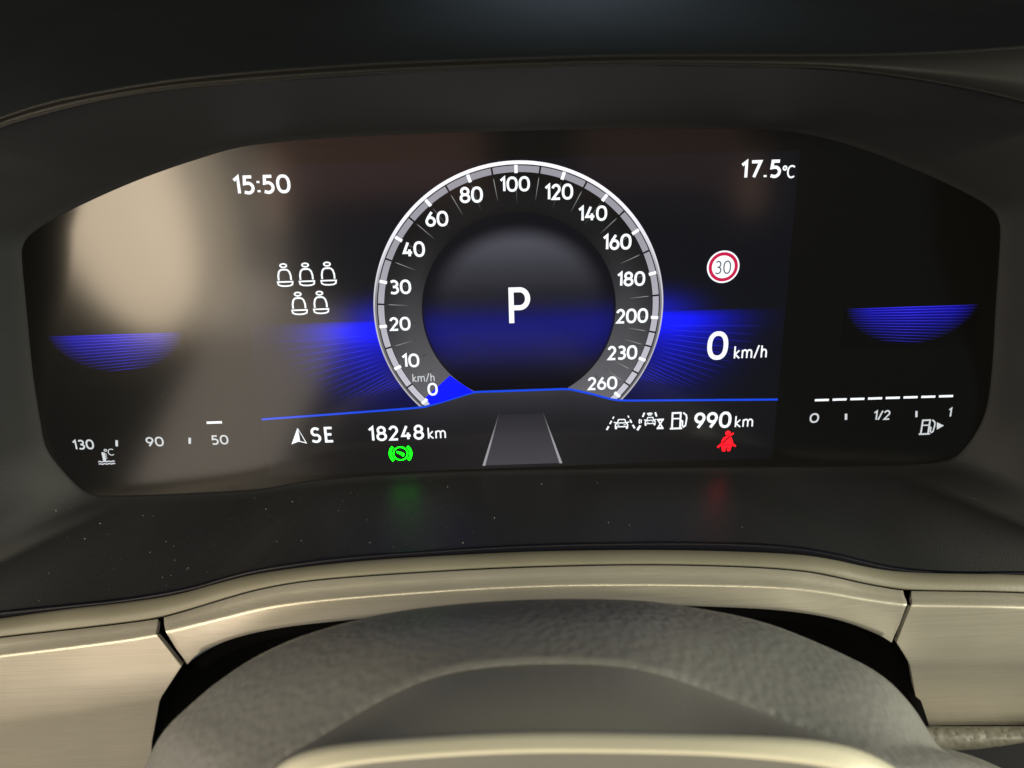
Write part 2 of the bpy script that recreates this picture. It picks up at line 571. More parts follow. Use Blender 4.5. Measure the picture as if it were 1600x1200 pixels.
loft('trim_face', rr, M_TRIM, trimr, solid=1.6, bevel=0.5)

# dark hollow behind the trims, round the steering column
OP = [(220, 1300), (229, 1240), (234, 1200), (238, 1150), (248, 1098), (270, 1062), (305, 1024), (375, 991), (450, 976), (550, 966), (650, 954), (800, 944), (950, 940), (1100, 945), (1200, 949),
      (1275, 958), (1325, 970), (1375, 990), (1405, 1020), (1424, 1060), (1434, 1110), (1440, 1160), (1446, 1230), (1450, 1300)]
o0 = row(OP, 52.5, 160)
c0 = px(840, 1120, 40)
o = loft('column_recess', [grow(row(OP, 50.5, 160), 6, 47), o0 and row(OP, 50, 160), [p.lerp(Vector((c0.x, c0.y, 15)), 0.10) + Vector((0, 0, -12)) for p in o0],
                           [Vector((p.x, p.y, 8)).lerp(Vector((c0.x, c0.y, 8)), 0.3) for p in o0], [Vector((c0.x + (p.x - c0.x) * 0.02, c0.y, 8)) for p in o0]], M_BLACK)
o['label'] = 'black hollow between the brushed trims and the steering column cover'
o['category'] = 'recess'
# backing behind the seams
mesh('trim_backing', [px(-300, 1010, 40), px(-300, 1400, 40), px(220, 1400, 40), px(300, 1000, 40), px(300, 950, 40)], [(0, 1, 2, 3, 4)], M_BLACK, triml)
mesh('trim_backing', [px(1380, 900, 40), px(1380, 1000, 40), px(1450, 1400, 40), px(1900, 1400, 40), px(1900, 950, 40)], [(0, 1, 2, 3, 4)], M_BLACK, trimr)

# grained pad at lower right
pad = [row([(1425, 1133), (1500, 1134), (1800, 1132)], 46, 90), row([(1440, 1138), (1500, 1137), (1800, 1136)], 55, 90), row([(1455, 1150), (1560, 1152), (1800, 1140)], 58, 90),
       row([(1470, 1170), (1530, 1168), (1600, 1158), (1800, 1120)], 59, 90), row([(1475, 1174), (1532, 1171), (1600, 1161), (1800, 1124)], 52, 90)]
o = loft('knee_pad', pad, M_PAD)
o['label'] = 'grained pad strip under the right brushed trim, beside the steering column cover'
o['category'] = 'dashboard pad'
o = loft('lower_dash', [row([(1440, 1165), (1530, 1166), (1600, 1158), (1800, 1122)], 50, 60), row([(1440, 1400), (1530, 1400), (1600, 1400), (1800, 1400)], 20, 60)], M_SURROUND)
o['label'] = 'black lower dashboard under the grained pad at the bottom right corner'
o['category'] = 'dashboard'

# ------------------------------------------------------------------ steering column cover
colc = thing('steering_column_cover', 'domed grey grained steering column cover with a pale rim, in front of the trims', 'column cover', (10, -100, 100))
C0 = [(190, 1290, 104), (222, 1208, 101), (250, 1145, 97), (300, 1098, 93), (350, 1056, 90), (425, 1015, 87), (500, 989, 85), (600, 964, 83), (725, 949, 82), (850, 942.5, 82), (980, 943, 82), (1060, 950, 82), (1200, 975, 84),
      (1300, 1014, 87), (1375, 1050, 91), (1425, 1100, 95), (1455, 1150, 98), (1475, 1177, 99), (1510, 1186, 100), (1570, 1204, 101), (1680, 1260, 102)]
C1 = [(340, 1300, 128), (380, 1235, 125), (440, 1182, 121), (520, 1132, 118), (610, 1078, 115), (690, 1045, 113), (800, 1030, 112), (950, 1030, 112), (1030, 1045, 113), (1100, 1070, 114), (1200, 1110, 117), (1300, 1148, 120), (1370, 1176, 123),
      (1440, 1215, 126), (1500, 1280, 128)]
C2 = [(370, 1310), (405, 1232), (440, 1190), (500, 1167), (600, 1155), (800, 1142.5), (1000, 1145), (1200, 1150), (1300, 1160), (1365, 1180), (1430, 1222), (1480, 1290)]
C3 = [(380, 1330), (420, 1250), (460, 1215), (520, 1197), (620, 1184), (800, 1173), (1000, 1174), (1150, 1179), (1290, 1194), (1350, 1212), (1400, 1240), (1440, 1300)]
N = 220
k0 = row(C0, 0, N)
k1 = row(C1, 0, N)
kb = [p + Vector((0, -16, -22)) for p in k0]
kb1 = [p + Vector((0, -3.5, -7)) for p in k0]


def dome(a, b_, t, h):
    out = []
    n = len(a)
    for i, (p, q) in enumerate(zip(a, b_)):
        out.append(p.lerp(q, t) + Vector((0, h * math.sin(math.pi * t), 0)))
    return out


rws = [kb, kb1, k0] + [dome(k0, k1, t, 2.2) for t in (0.12, 0.25, 0.4, 0.55, 0.7, 0.85, 0.95)] + [k1, [p + Vector((0, -1.2, 0.8)) for p in k1]]
loft('grained_skin', rws, M_LEATHER, colc)
k1b = [p + Vector((0, -0.9, 0.2)) for p in k1]
k2 = row(C2, 134, N)
k3 = row(C3, 138.5, N)
loft('centre_panel', [k1b] + [dome(k1b, k2, t, 0.8) for t in (0.2, 0.4, 0.6, 0.8)] + [k2], M_SMOOTH, colc)
k2a = [p + Vector((0, 0.35, 0.3)) for p in k2]
loft('rim_strip', [[p + Vector((0, -0.6, -0.3)) for p in k2]] + [k2a, mixrow(k2a, k3, 0.3, 0.5), mixrow(k2a, k3, 0.7, 0.7), k3, [p + Vector((0, -2, -0.6)) for p in k3]], M_RIM, colc)
loft('lower_face', [[p + Vector((0, -0.5, -0.2)) for p in k3], [p + Vector((0, -12, 4)) for p in k3], [p + Vector((0, -30, 6)) for p in k3]], M_SMOOTH, colc)

# ------------------------------------------------------------------ instrument cluster
cl = thing('instrument_cluster', 'wide black glass digital instrument cluster showing a speed dial with P at its centre', 'instrument cluster', (0, -58, 0))
pan = [Vector((p.x, p.y, 0)) for p in grow(inner3, 0.5, 0)]
lens = mesh('lens_panel', pan + [Vector((p.x, p.y, -3)) for p in pan],
            [tuple(range(len(pan)))] + [(i, i + len(pan), (i + 1) % len(pan) + len(pan), (i + 1) % len(pan)) for i in range(len(pan))], M_PANEL, cl)


def gridmesh(name, u0, u1, v0, v1, nu, nv, fn, wd, parent):
    U, Vv = np.meshgrid(np.linspace(u0, u1, nu), np.linspace(v0, v1, nv))
    cols = fn(U, Vv).reshape(-1, 3)
    verts = np.stack([U.ravel(), Vv.ravel(), np.full(U.size, wd)], 1)
    idx = np.arange(nu * nv).reshape(nv, nu)
    F = np.stack([idx[:-1, :-1], idx[:-1, 1:], idx[1:, 1:], idx[1:, :-1]], -1).reshape(-1, 4)
    return mesh(name, verts, F, M_GLOW, parent, cols=cols)


def polarmesh(name, r0, r1, a0, a1, nr, na, fn, wd, parent, clip=None):
    """angles in degrees clockwise from the top"""
    rr_, aa = np.meshgrid(np.linspace(r0, r1, nr), np.radians(np.linspace(a0, a1, na)))
    U, Vv = rr_ * np.sin(aa), rr_ * np.cos(aa)
    cols = fn(U, Vv, rr_, aa).reshape(-1, 3)
    lo = np.interp(U, BLu, BLv)
    if (Vv < lo).all():
        return None
    Vv = np.maximum(Vv, lo)                      # the dial ends at the blue horizon line
    verts = np.stack([U.ravel(), Vv.ravel(), np.full(U.size, wd)], 1)
    idx = np.arange(nr * na).reshape(na, nr)
    F = np.stack([idx[:-1, :-1], idx[1:, :-1], idx[1:, 1:], idx[:-1, 1:]], -1).reshape(-1, 4)
    return mesh(name, verts, F, M_GLOW, parent, cols=cols)


def sstep(a, b_, x):
    t = np.clip((x - a) / (b_ - a), 0, 1)
    return t * t * (3 - 2 * t)


VH = -2.2


def c3(val, col):
    return val[..., None] * np.array(col)


# blue line polyline (plane mm)
BL = [pl(*q) for q in [(409, 655), (500, 648.5), (600, 641), (640, 638), (663, 635.5), (688, 628.5), (725, 617), (741, 612.5), (755, 611.8), (880, 607.6), (892, 608.2), (925, 615.5), (954, 623.2), (968, 625.3), (990, 625.6), (1215, 624)]]
BLu = [q[0] for q in BL]
BLv = [q[1] for q in BL]


def screen_fn(U, V):
    base = c3(np.ones_like(U), (0.0022, 0.0026, 0.0055))
    au = np.abs(U)
    below = np.exp(-np.maximum(0, (VH - V) - 4.5) / 8.0) * (V < VH)
    fall = np.exp(-(np.maximum(0, au - 46) / 17.0) ** 2)
    above = (V >= VH) * 0.42 * np.exp(-((V - VH) / 5.4) ** 2) * np.exp(-(np.maximum(0, au - 44) / 11.0) ** 2)
    g = below * fall
    g = g * (1 - 0.35 * sstep(1, 10, VH - V)) * (0.55 + 0.45 * sstep(0, 2.5, VH - V))
    out = base + c3(g, (0.003, 0.008, 1.5)) + c3(above, (0.008, 0.012, 1.0))
    lineV = np.interp(U, BLu, BLv)
    under = (V < lineV)
    out = np.where(under[..., None], c3(0.9 * np.ones_like(U), (0.0035, 0.0035, 0.0055)), out)
    gr = under * np.exp(-(U / 34.0) ** 2) * (0.25 + 0.75 * np.exp(-(np.maximum(0, lineV - V - 1) / 5.5)))
    gr2 = under * 0.35 * np.exp(-((au - 30) / 40.0) ** 2) * np.exp(-((lineV - V) / 9) ** 2)
    out = out + c3(gr, (0.030, 0.028, 0.033)) + c3(gr2, (0.02, 0.02, 0.026))
    return out


scr = gridmesh('display_screen', -87, 87, -55.7, 47.3, 350, 240, screen_fn, 0.06, cl)

ZI = [0.0]


def ribbon(pts, width, closed=False):
    """flat strip along a polyline with mitred corners -> verts (u,v), faces"""
    P = [Vector((q[0], q[1])) for q in pts]
    Q = [P[0]]
    for q in P[1:]:
        if (q - Q[-1]).length > 1e-4:
            Q.append(q)
    P = Q
    n = len(P)
    V, F = [], []
    for i in range(n):
        a = P[(i - 1) % n] if (closed or i > 0) else None
        b_ = P[(i + 1) % n] if (closed or i < n - 1) else None
        d1 = (P[i] - a).normalized() if a is not None else None
        d2 = (b_ - P[i]).normalized() if b_ is not None else None
        if d1 is None:
            d1 = d2
        if d2 is None:
            d2 = d1
        t = d1 + d2
        if t.length < 1e-5:
            t = d1
        t.normalize()
        nn = Vector((-t.y, t.x))
        c = max(0.5, nn.dot(Vector((-d1.y, d1.x))))
        h = width / 2 / c
        V += [P[i] + nn * h, P[i] - nn * h]
    m = n if closed else n - 1
    for i in range(m):
        j = (i + 1) % n
        F.append((2 * i, 2 * i + 1, 2 * j + 1, 2 * j))
    return V, F


def arc(cx, cy, rx, ry, a0, a1, n=14, e=1.0):
    out = []
    for i in range(n + 1):
        a = R(a0 + (a1 - a0) * i / n)
        c, s_ = math.cos(a), math.sin(a)
        out.append((cx + rx * math.copysign(abs(c) ** e, c), cy + ry * math.copysign(abs(s_) ** e, s_)))
    return out


# stroke font; x advance, strokes (closed flag, points) in units of the cap height
GL = {
    '0': (0.61, [(1, arc(0.305, 0.5, 0.305, 0.5, 90, -270, 30, 0.86)[:-1])]),
    '1': (0.25, [(0, [(0.0, 0.80), (0.235, 1.02), (0.235, -0.02)])]),
    '2': (0.50, [(0, arc(0.24, 0.72, 0.23, 0.28, 170, -30, 12) + [(0.02, 0.0), (0.51, 0.0)])]),
    '3': (0.50, [(0, [(0.03, 0.93)] + arc(0.22, 0.755, 0.24, 0.245, 95, -82, 10) + [(0.16, 0.51)]), (0, [(0.16, 0.51)] + arc(0.21, 0.265, 0.28, 0.265, 82, -95, 10) + [(0.0, 0.06)])]),
    '4': (0.56, [(0, [(0.33, 1.02), (0.03, 0.26), (0.58, 0.26)]), (0, [(0.41, 0.50), (0.41, -0.02)])]),
    '5': (0.50, [(0, [(0.47, 1.0), (0.08, 1.0), (0.045, 0.58)] + arc(0.22, 0.30, 0.27, 0.31, 95, -95, 13) + [(0.0, 0.05)])]),
    '6': (0.53, [(1, arc(0.265, 0.305, 0.265, 0.305, 90, -270, 24)[:-1]), (0, [(0.36, 1.02), (0.13, 0.66), (0.03, 0.43)])]),
    '7': (0.50, [(0, [(0.0, 1.0), (0.50, 1.0), (0.16, -0.02)])]),
    '8': (0.54, [(1, arc(0.27, 0.755, 0.225, 0.245, 90, -270, 22)[:-1]), (1, arc(0.27, 0.265, 0.27, 0.265, 90, -270, 22)[:-1])]),
    '9': (0.53, [(1, arc(0.265, 0.695, 0.265, 0.305, 90, -270, 24)[:-1]), (0, [(0.17, -0.02), (0.40, 0.34), (0.50, 0.57)])]),
    ':': (0.06, [(0, [(0.03, 0.02), (0.03, 0.15)]), (0, [(0.03, 0.60), (0.03, 0.73)])]),
    '.': (0.06, [(0, [(0.03, -0.03), (0.03, 0.10)])]),
    '/': (0.36, [(0, [(0.0, -0.04), (0.34, 1.03)])]),
    'k': (0.44, [(0, [(0.04, 0), (0.04, 1.0)]), (0, [(0.40, 0.66), (0.08, 0.33), (0.43, 0.0)])]),
    'm': (0.84, [(0, [(0.04, 0), (0.04, 0.68)]), (0, [(0.04, 0.44)] + arc(0.235, 0.44, 0.18, 0.23, 165, 0, 9) + [(0.415, 0)]), (0, [(0.415, 0.44)] + arc(0.61, 0.44, 0.18, 0.23, 165, 0, 9) + [(0.79, 0)])]),
    'h': (0.46, [(0, [(0.04, 0), (0.04, 1.0)]), (0, [(0.04, 0.42)] + arc(0.235, 0.43, 0.18, 0.24, 165, 0, 9) + [(0.415, 0)])]),
    'C': (0.58, [(0, arc(0.34, 0.5, 0.32, 0.5, 48, 312, 18, 0.92))]),
    'o': (0.28, [(1, arc(0.13, 0.83, 0.13, 0.16, 90, -270, 14)[:-1])]),
    'S': (0.50, [(0, [(0.46, 0.90)] + arc(0.25, 0.745, 0.22, 0.255, 70, 250, 9) + arc(0.25, 0.26, 0.24, 0.26, 75, -110, 10) + [(0.01, 0.09)])]),
    'E': (0.46, [(0, [(0.46, 1.0), (0.05, 1.0), (0.05, 0.0), (0.47, 0.0)]), (0, [(0.05, 0.52), (0.41, 0.52)])]),
    'P': (0.60, [(0, [(0.05, -0.04), (0.05, 1.0), (0.32, 1.0)] + arc(0.32, 0.72, 0.25, 0.28, 85, -85, 12) + [(0.32, 0.44), (0.05, 0.44)])]),
}


def text(name, s, x0, x1, ytop, ybase, mat, parent, weight=0.16, wd=0.20, gap=0.17, fixed=True, italic=0.0):
    """text whose box the photograph shows between x0..x1 and ytop..ybase (at its middle)"""
    xm = (x0 + x1) / 2
    a, b_, t, m = pl(x0, (ytop + ybase) / 2), pl(x1, (ytop + ybase) / 2), pl(xm, ytop), pl(xm, ybase)
    H = math.hypot(t[0] - m[0], t[1] - m[1])
    W = math.hypot(a[0] - b_[0], a[1] - b_[1])
    st = weight * H
    Hc = H - st
    x = 0.0
    strokes = []
    for ch in s:
        if ch == ' ':
            x += 0.3
            continue
        adv, ss = GL[ch]
        for cf, pts in ss:
            strokes.append((cf, [(x + q[0], q[1]) for q in pts]))
        x += adv + gap + weight * 0.75
    tot = x - gap - weight * 0.75
    sx = (W - st) / (tot * Hc) if len(s) > 1 or s in '0P' else 1.0
    V, F = [], []
    left = (a[0] + b_[0]) / 2 - (tot * Hc * sx) / 2
    if len(s) == 1 and s == '1':
        left = (a[0] + b_[0]) / 2 - 0.15 * Hc
    for k, (cf, pts) in enumerate(strokes):
        q = [(left + p_[0] * Hc * sx + italic * p_[1] * Hc, m[1] + st / 2 + p_[1] * Hc) for p_ in pts]
        v_, f_ = ribbon(q, st, bool(cf))
        n0 = len(V)
        V += [(p_.x, p_.y, wd + 0.006 * (k % 3)) for p_ in v_]
        F += [tuple(i + n0 for i in f) for f in f_]
    return mesh(name, V, F, mat, parent)


def shape(name, polys, mat, parent, wd=0.20, strokes=(), cols=None):
    """filled polygons and strokes given in plane mm"""
    V, F = [], []
    k = 0
    for P in polys:
        n0 = len(V)
        V += [(p_[0], p_[1], wd + 0.006 * (k % 4)) for p_ in P]
        F.append(tuple(range(n0, n0 + len(P))))
        k += 1
    for pts, wdt, cf in strokes:
        v_, f_ = ribbon(pts, wdt, cf)
        n0 = len(V)
        V += [(p_.x, p_.y, wd + 0.006 * (k % 4)) for p_ in v_]
        F += [tuple(i + n0 for i in f) for f in f_]
        k += 1
    return mesh(name, V, F, mat, parent)


def icon(name, x0, x1, y0, y1, mat, parent, polys=(), strokes=(), wd=0.20, lw=0.1):
    """unit-box drawing (0..1, y up) placed in the box the photograph shows"""
    a, b_ = pl(x0, (y0 + y1) / 2), pl(x1, (y0 + y1) / 2)
    t, m = pl((x0 + x1) / 2, y0), pl((x0 + x1) / 2, y1)
    W, H = b_[0] - a[0], t[1] - m[1]
    f = lambda q: (a[0] + q[0] * W, m[1] + q[1] * H)
    return shape(name, [[f(q) for q in P] for P in polys], mat, parent, wd, [([f(q) for q in s[0]], s[1] * H, s[2]) for s in strokes])


# --- blue fans on the screen
def fan_line(name, p0, p1, width, bright, parent, wd, peak=0.5, col=(0.02, 0.026, 0.9)):
    n = 24
    V, C_, F = [], [], []
    d = Vector((p1[0] - p0[0], p1[1] - p0[1])).normalized()
    nn = Vector((-d.y, d.x)) * width / 2
    for i in range(n + 1):
        t = i / n
        x, y = p0[0] + (p1[0] - p0[0]) * t, p0[1] + (p1[1] - p0[1]) * t
        if t < peak:
            e = (t / peak)
        else:
            e = (1 - t) / (1 - peak)
        e = max(0.0, min(1.0, e)) ** 0.8 * bright
        V += [(x + nn.x, y + nn.y, wd), (x - nn.x, y - nn.y, wd)]
        b0 = (0.0035, 0.0038, 0.0068)
        C_ += [tuple(b0[k] + col[k] * e for k in range(3))] * 2
    F = [(2 * i, 2 * i + 1, 2 * i + 3, 2 * i + 2) for i in range(n)]
    return mesh(name, V, F, M_GLOW, parent, cols=C_)


for side in (-1, 1):
    for k in range(17):
        v0 = -6.6 - k * 1.28 - 0.004 * k * k          # height at |u| = 44
        sl = (max(0, -5.5 - v0) / 18.0) * 0.62
        rin = math.sqrt(max(0, 46.9 ** 2 - v0 * v0))
        rin = 46.9 * math.cos(math.asin(max(-1, min(1, (v0) / 46.9))))
        ulen = 4 + 29 * (1 - (k / 17) ** 1.25)
        u0_ = rin + 0.3
        vs = v0 + (44 - u0_) * sl
        sl = min(sl, 0.52)
        fan_line('light_ray', (side * u0_, vs), (side * (u0_ + ulen), vs - ulen * sl), 0.16, 1.2 - 0.03 * k, scr, 0.10, peak=0.22)
# faint rays low inside the dial are added with the dial

shape('horizon_line', [], M_BLUE_LINE, scr, 0.16, [([tuple(q) for q in BL], 0.72, False)])
# lane graphic
LT = [pl(779, 648), pl(849, 646), pl(876, 723), pl(757, 727)]
nl = 24
V, C_ = [], []
for i in range(nl + 1):
    t = i / nl
    for k in range(2):
        a, b_ = (LT[0], LT[3]) if k == 0 else (LT[1], LT[2])
        V.append((a[0] + (b_[0] - a[0]) * t, a[1] + (b_[1] - a[1]) * t, 0.12))
        g = 0.026 + 0.034 * t
        C_.append((g * 0.95, g * 0.9, g * 1.1))
mesh('lane_surface', V, [(2 * i, 2 * i + 2, 2 * i + 3, 2 * i + 1) for i in range(nl)], M_GLOW, scr, cols=C_)
for x0, y0, x1, y1 in ((780, 645, 756, 727.5), (848, 643, 876.5, 723.5)):
    a, b_ = pl(x0, y0), pl(x1, y1)
    V, C_ = [], []
    for i in range(13):
        t = i / 12
        h = 0.10 + 0.38 * t
        u_, v_ = a[0] + (b_[0] - a[0]) * t, a[1] + (b_[1] - a[1]) * t
        V += [(u_ - h, v_, 0.15), (u_ + h, v_, 0.15)]
        g = 0.33 * min(1, t * 1.7) + 0.02
        C_ += [(g * 0.95, g * 0.93, g)] * 2
    mesh('lane_edge', V, [(2 * i, 2 * i + 2, 2 * i + 3, 2 * i + 1) for i in range(12)], M_GLOW, scr, cols=C_)

text('clock_readout', '15:50', 363.8, 454, 273.5, 303, M_WHITE, scr, 0.165, gap=0.15)
text('temperature_readout', '17.5', 1157, 1220.5, 250, 278.5, M_WHITE, scr, 0.175, gap=0.15, italic=0.0)
text('temperature_unit', 'oC', 1222, 1242.5, 258, 278.5, M_WHITE, scr, 0.13, gap=0.0)
text('gear_readout', 'P', 792.5, 830, 448.5, 506, M_WHITE, scr, 0.135, wd=0.26)
text('speed_readout', '0', 1105, 1137.5, 517.5, 562, M_WHITE, scr, 0.155)
text('speed_unit', 'km/h', 1146, 1199, 539, 560, M_WHITE, scr, 0.115, gap=0.10)
text('compass_readout', 'SE', 485, 521.5, 667, 691.5, M_WHITE, scr, 0.155, gap=0.2)
text('odometer_readout', '18248', 575, 662.5, 664.5, 688, M_WHITE, scr, 0.155, gap=0.17)
text('odometer_unit', 'km', 667.5, 697.5, 666.5, 685.5, M_WHITE, scr, 0.11, gap=0.10)
text('range_readout', '990', 1084.5, 1142.5, 643.5, 669, M_WHITE, scr, 0.165, gap=0.14)
text('range_unit', 'km', 1147.5, 1177.5, 648.5, 667.5, M_WHITE, scr, 0.11, gap=0.10)

# compass arrow: bright half, thin outline half
icon('compass_arrow', 454, 479, 668, 693.5, M_WHITE, scr, [[(0.5, 1), (0.5, 0.16), (0.0, 0.0)]], [([(0.53, 0.93), (0.94, 0.05), (0.53, 0.17)], 0.06, True)])

# seats
for nm, x0, x1, y0, y1 in (('a', 432, 457, 411, 447.5), ('b', 466, 491, 410, 446.5), ('c', 500, 525, 408.5, 445.5), ('d', 454.5, 479.5, 455.5, 491.5), ('e', 488.5, 513, 454, 490)):
    body = [(0.11, 0.27), (0.11, 0.46), (0.17, 0.62), (0.27, 0.70), (0.38, 0.725), (0.62, 0.725), (0.73, 0.70), (0.83, 0.62), (0.89, 0.46), (0.89, 0.27)]
    cush = [(0.03, 0.20), (0.97, 0.20), (0.94, 0.08), (0.78, 0.03), (0.5, 0.015), (0.22, 0.03), (0.06, 0.08)]
    icon('seat_icon', x0, x1, y0, y1, M_WHITE, scr, [], [(body, 0.075, False), (cush, 0.065, True), (arc(0.5, 0.895, 0.20, 0.075, 90, -270, 14)[:-1], 0.065, True)])

# speed limit sign
c = pl(1129.8, 416.8)
rs = (pl(1155.2, 416.5)[0] - pl(1104.5, 416.5)[0]) / 2


def disc(r_, n=40):
    return [(c[0] + r_ * math.cos(2 * math.pi * i / n), c[1] + r_ * math.sin(2 * math.pi * i / n)) for i in range(n)]


sg = shape('speed_limit_sign', [disc(rs)], M_WHITE, scr, 0.16)
shape('sign_ring', [], M_SIGN_RED, scr, 0.22, [(disc(rs * 0.80), rs * 0.20, True)])
text('sign_number', '30', 1117, 1142, 407, 428, M_SIGN_DARK, scr, 0.10, wd=0.24, gap=0.2)

# assist icons
car = [([(0.10, 0.08), (0.10, 0.42), (0.22, 0.60), (0.30, 0.90), (0.70, 0.90), (0.78, 0.60), (0.90, 0.42), (0.90, 0.08)], 0.10, False), ([(0.0, 0.66), (0.20, 0.58), (0.80, 0.58), (1.0, 0.66)], 0.10, False),
       ([(0.12, 0.22), (0.88, 0.22)], 0.10, False), ([(0.15, 0.0), (0.15, 0.2)], 0.16, False), ([(0.85, 0.0), (0.85, 0.2)], 0.16, False), ([(0.22, 0.40), (0.36, 0.38)], 0.08, False), ([(0.64, 0.38), (0.78, 0.40)], 0.08, False)]
icon('lane_assist_icon', 959, 983, 653.5, 670, M_WHITE, scr, [], car)
icon('lane_marking_icon', 948, 992, 649.5, 670.5, M_WHITE, scr, [], [([(0.0, 0.0), (0.07, 0.26)], 0.13, False), ([(0.11, 0.42), (0.17, 0.66)], 0.11, False), ([(0.21, 0.80), (0.245, 0.96)], 0.09, False),
                                                                  ([(1.0, 0.04), (0.92, 0.30)], 0.13, False), ([(0.88, 0.46), (0.82, 0.70)], 0.11, False), ([(0.78, 0.84), (0.745, 1.0)], 0.09, False)])
icon('distance_assist_icon', 1006, 1025.5, 650.5, 664.5, M_WHITE, scr, [], car)
icon('sensor_icon', 996, 1037, 643.5, 671, M_WHITE, scr, [], [([(0.0, 0.0), (0.11, 0.26)], 0.12, False), ([(0.25, 0.98), (0.19, 0.74)], 0.09, False), ([(0.66, 0.98), (0.72, 0.74)], 0.09, False),
                                                            (arc(0.455, 0.80, 0.13, 0.14, 140, 40, 8), 0.065, False), (arc(0.455, 0.76, 0.08, 0.09, 140, 40, 8), 0.065, False), (arc(0.20, 0.50, 0.14, 0.20, 140, 220, 8), 0.06, False), (arc(0.22, 0.50, 0.09, 0.14, 140, 220, 8), 0.06, False),
                                                            ([(0.74, 0.56), (1.0, 0.56)], 0.09, False), ([(0.74, 0.06), (1.0, 0.06)], 0.09, False), ([(0.78, 0.52), (0.96, 0.10), (0.78, 0.10), (0.96, 0.52)], 0.07, True)], wd=0.23)


def pump(name, x0, x1, y0, y1, parent, mat):
    return icon(name, x0, x1, y0, y1, mat, parent, [], [([(0.12, 0.04), (0.12, 0.95), (0.58, 0.95), (0.58, 0.04)], 0.10, False), ([(0.0, 0.04), (0.70, 0.04)], 0.10, False), ([(0.14, 0.62), (0.56, 0.62)], 0.08, False),
                                                        ([(0.60, 0.50), (0.70, 0.46), (0.70, 0.20), (0.78, 0.12), (0.88, 0.20), (0.93, 0.62), (0.90, 0.80), (0.72, 0.96)], 0.085, False)])


pump('fuel_pump_icon', 1047, 1074.5, 643.5, 670, scr, M_WHITE)

# brake hold symbol, green
c = pl(625.9, 708.3)
u = 0.218
gs = [([(c[0] + 11 * u * math.cos(a), c[1] + 11 * u * math.sin(a) * 1.0) for a in np.linspace(0, 2 * math.pi, 30, endpoint=False)], 0.42, True)]
for sgn in (-1, 1):
    gs.append(([(c[0] + sgn * 16.3 * u * math.cos(a), c[1] + 16.3 * u * math.sin(a)) for a in np.linspace(-0.80, 0.80, 16)], 0.85, False))
foot = [(-7.5, 5), (-6, 6), (-1, 4), (3, 2.5), (6.5, 0), (7, -3), (5.5, -6.5), (2.5, -6), (0, -2.5), (-3.5, -0.5), (-6.5, 2)]
shape('brake_hold_icon', [[(c[0] + q[0] * u * 0.85, c[1] + q[1] * u * 0.72) for q in foot]], M_GREEN, scr, 0.2, gs)

# seat belt warning, red
belt = [[(0.16, 0.34), (0.22, 0.55), (0.30, 0.68), (0.44, 0.74), (0.62, 0.74), (0.74, 0.66), (0.82, 0.50), (0.86, 0.34)], arc(0.53, 0.89, 0.145, 0.11, 90, -270, 18)[:-1],
        [(0.18, 0.32), (0.84, 0.32), (0.76, 0.20), (0.70, 0.02), (0.55, 0.02), (0.56, 0.18), (0.46, 0.18), (0.44, 0.02), (0.28, 0.02), (0.24, 0.20)]]
icon('seat_belt_icon', 1121.5, 1149.5, 673, 705, M_RED, scr, belt, [([(0.0, 0.22), (0.18, 0.34)], 0.08, False), ([(1.0, 0.24), (0.84, 0.34)], 0.08, False), ([(0.64, 0.76), (0.84, 0.88)], 0.06, False)])
icon('belt_strap', 1121.5, 1149.5, 673, 705, glass_print('belt_dark', (0.12, 0.0, 0.006), 1.0), scr, [], [([(0.24, 0.40), (0.64, 0.72)], 0.085, False), ([(0.14, 0.33), (0.88, 0.33)], 0.035, False), ([(0.42, 0.775), (0.64, 0.775)], 0.03, False)], wd=0.23)

# --- speedometer
def band_fn(U, V, r_, a):
    val = np.interp(V, [-34, -24, -12, 0, 12, 24, 40], [0.16, 0.12, 0.085, 0.055, 0.026, 0.009, 0.006])
    val = val * (1 - 0.45 * sstep(35, 43.2, r_) * sstep(-30, 5, V)) * (1 - 0.3 * sstep(34, 31.4, r_) * sstep(-5, 20, V))
    return c3(val, (0.95, 0.93, 1.04))


dial = polarmesh('speedometer', 31.3, 43.1, -150, 150, 14, 400, band_fn, 0.12, cl)


def clip_low(lo, wd, name, poly, mat):
    pass


def hollow_fn(U, V):
    r_ = np.hypot(U, V)
    top = np.interp(V, [-35, -2, 6, 14, 22, 28, 32], [0, 0.003, 0.014, 0.040, 0.080, 0.078, 0.03])
    edge = 1 - sstep(22.5, 31.0, np.hypot(U * 1.0, V * 1.09))
    side = 1 - 0.6 * sstep(26, 31.2, r_)
    blue = np.exp(-((V + 5.0) / 9.0) ** 2) * (V < -5) + np.exp(-((V + 5.0) / 5.5) ** 2) * (V >= -5)
    blue2 = np.exp(-((V + 12) / 7) ** 2) * 0.22
    out = c3(top * edge, (0.93, 0.92, 1.15)) + c3((blue + blue2) * (0.6 + 0.4 * side) * np.clip((31.3 - r_) * 0.8, 0, 1), (0.001, 0.002, 0.14)) + c3(np.ones_like(U), (0.002, 0.002, 0.005))
    return out


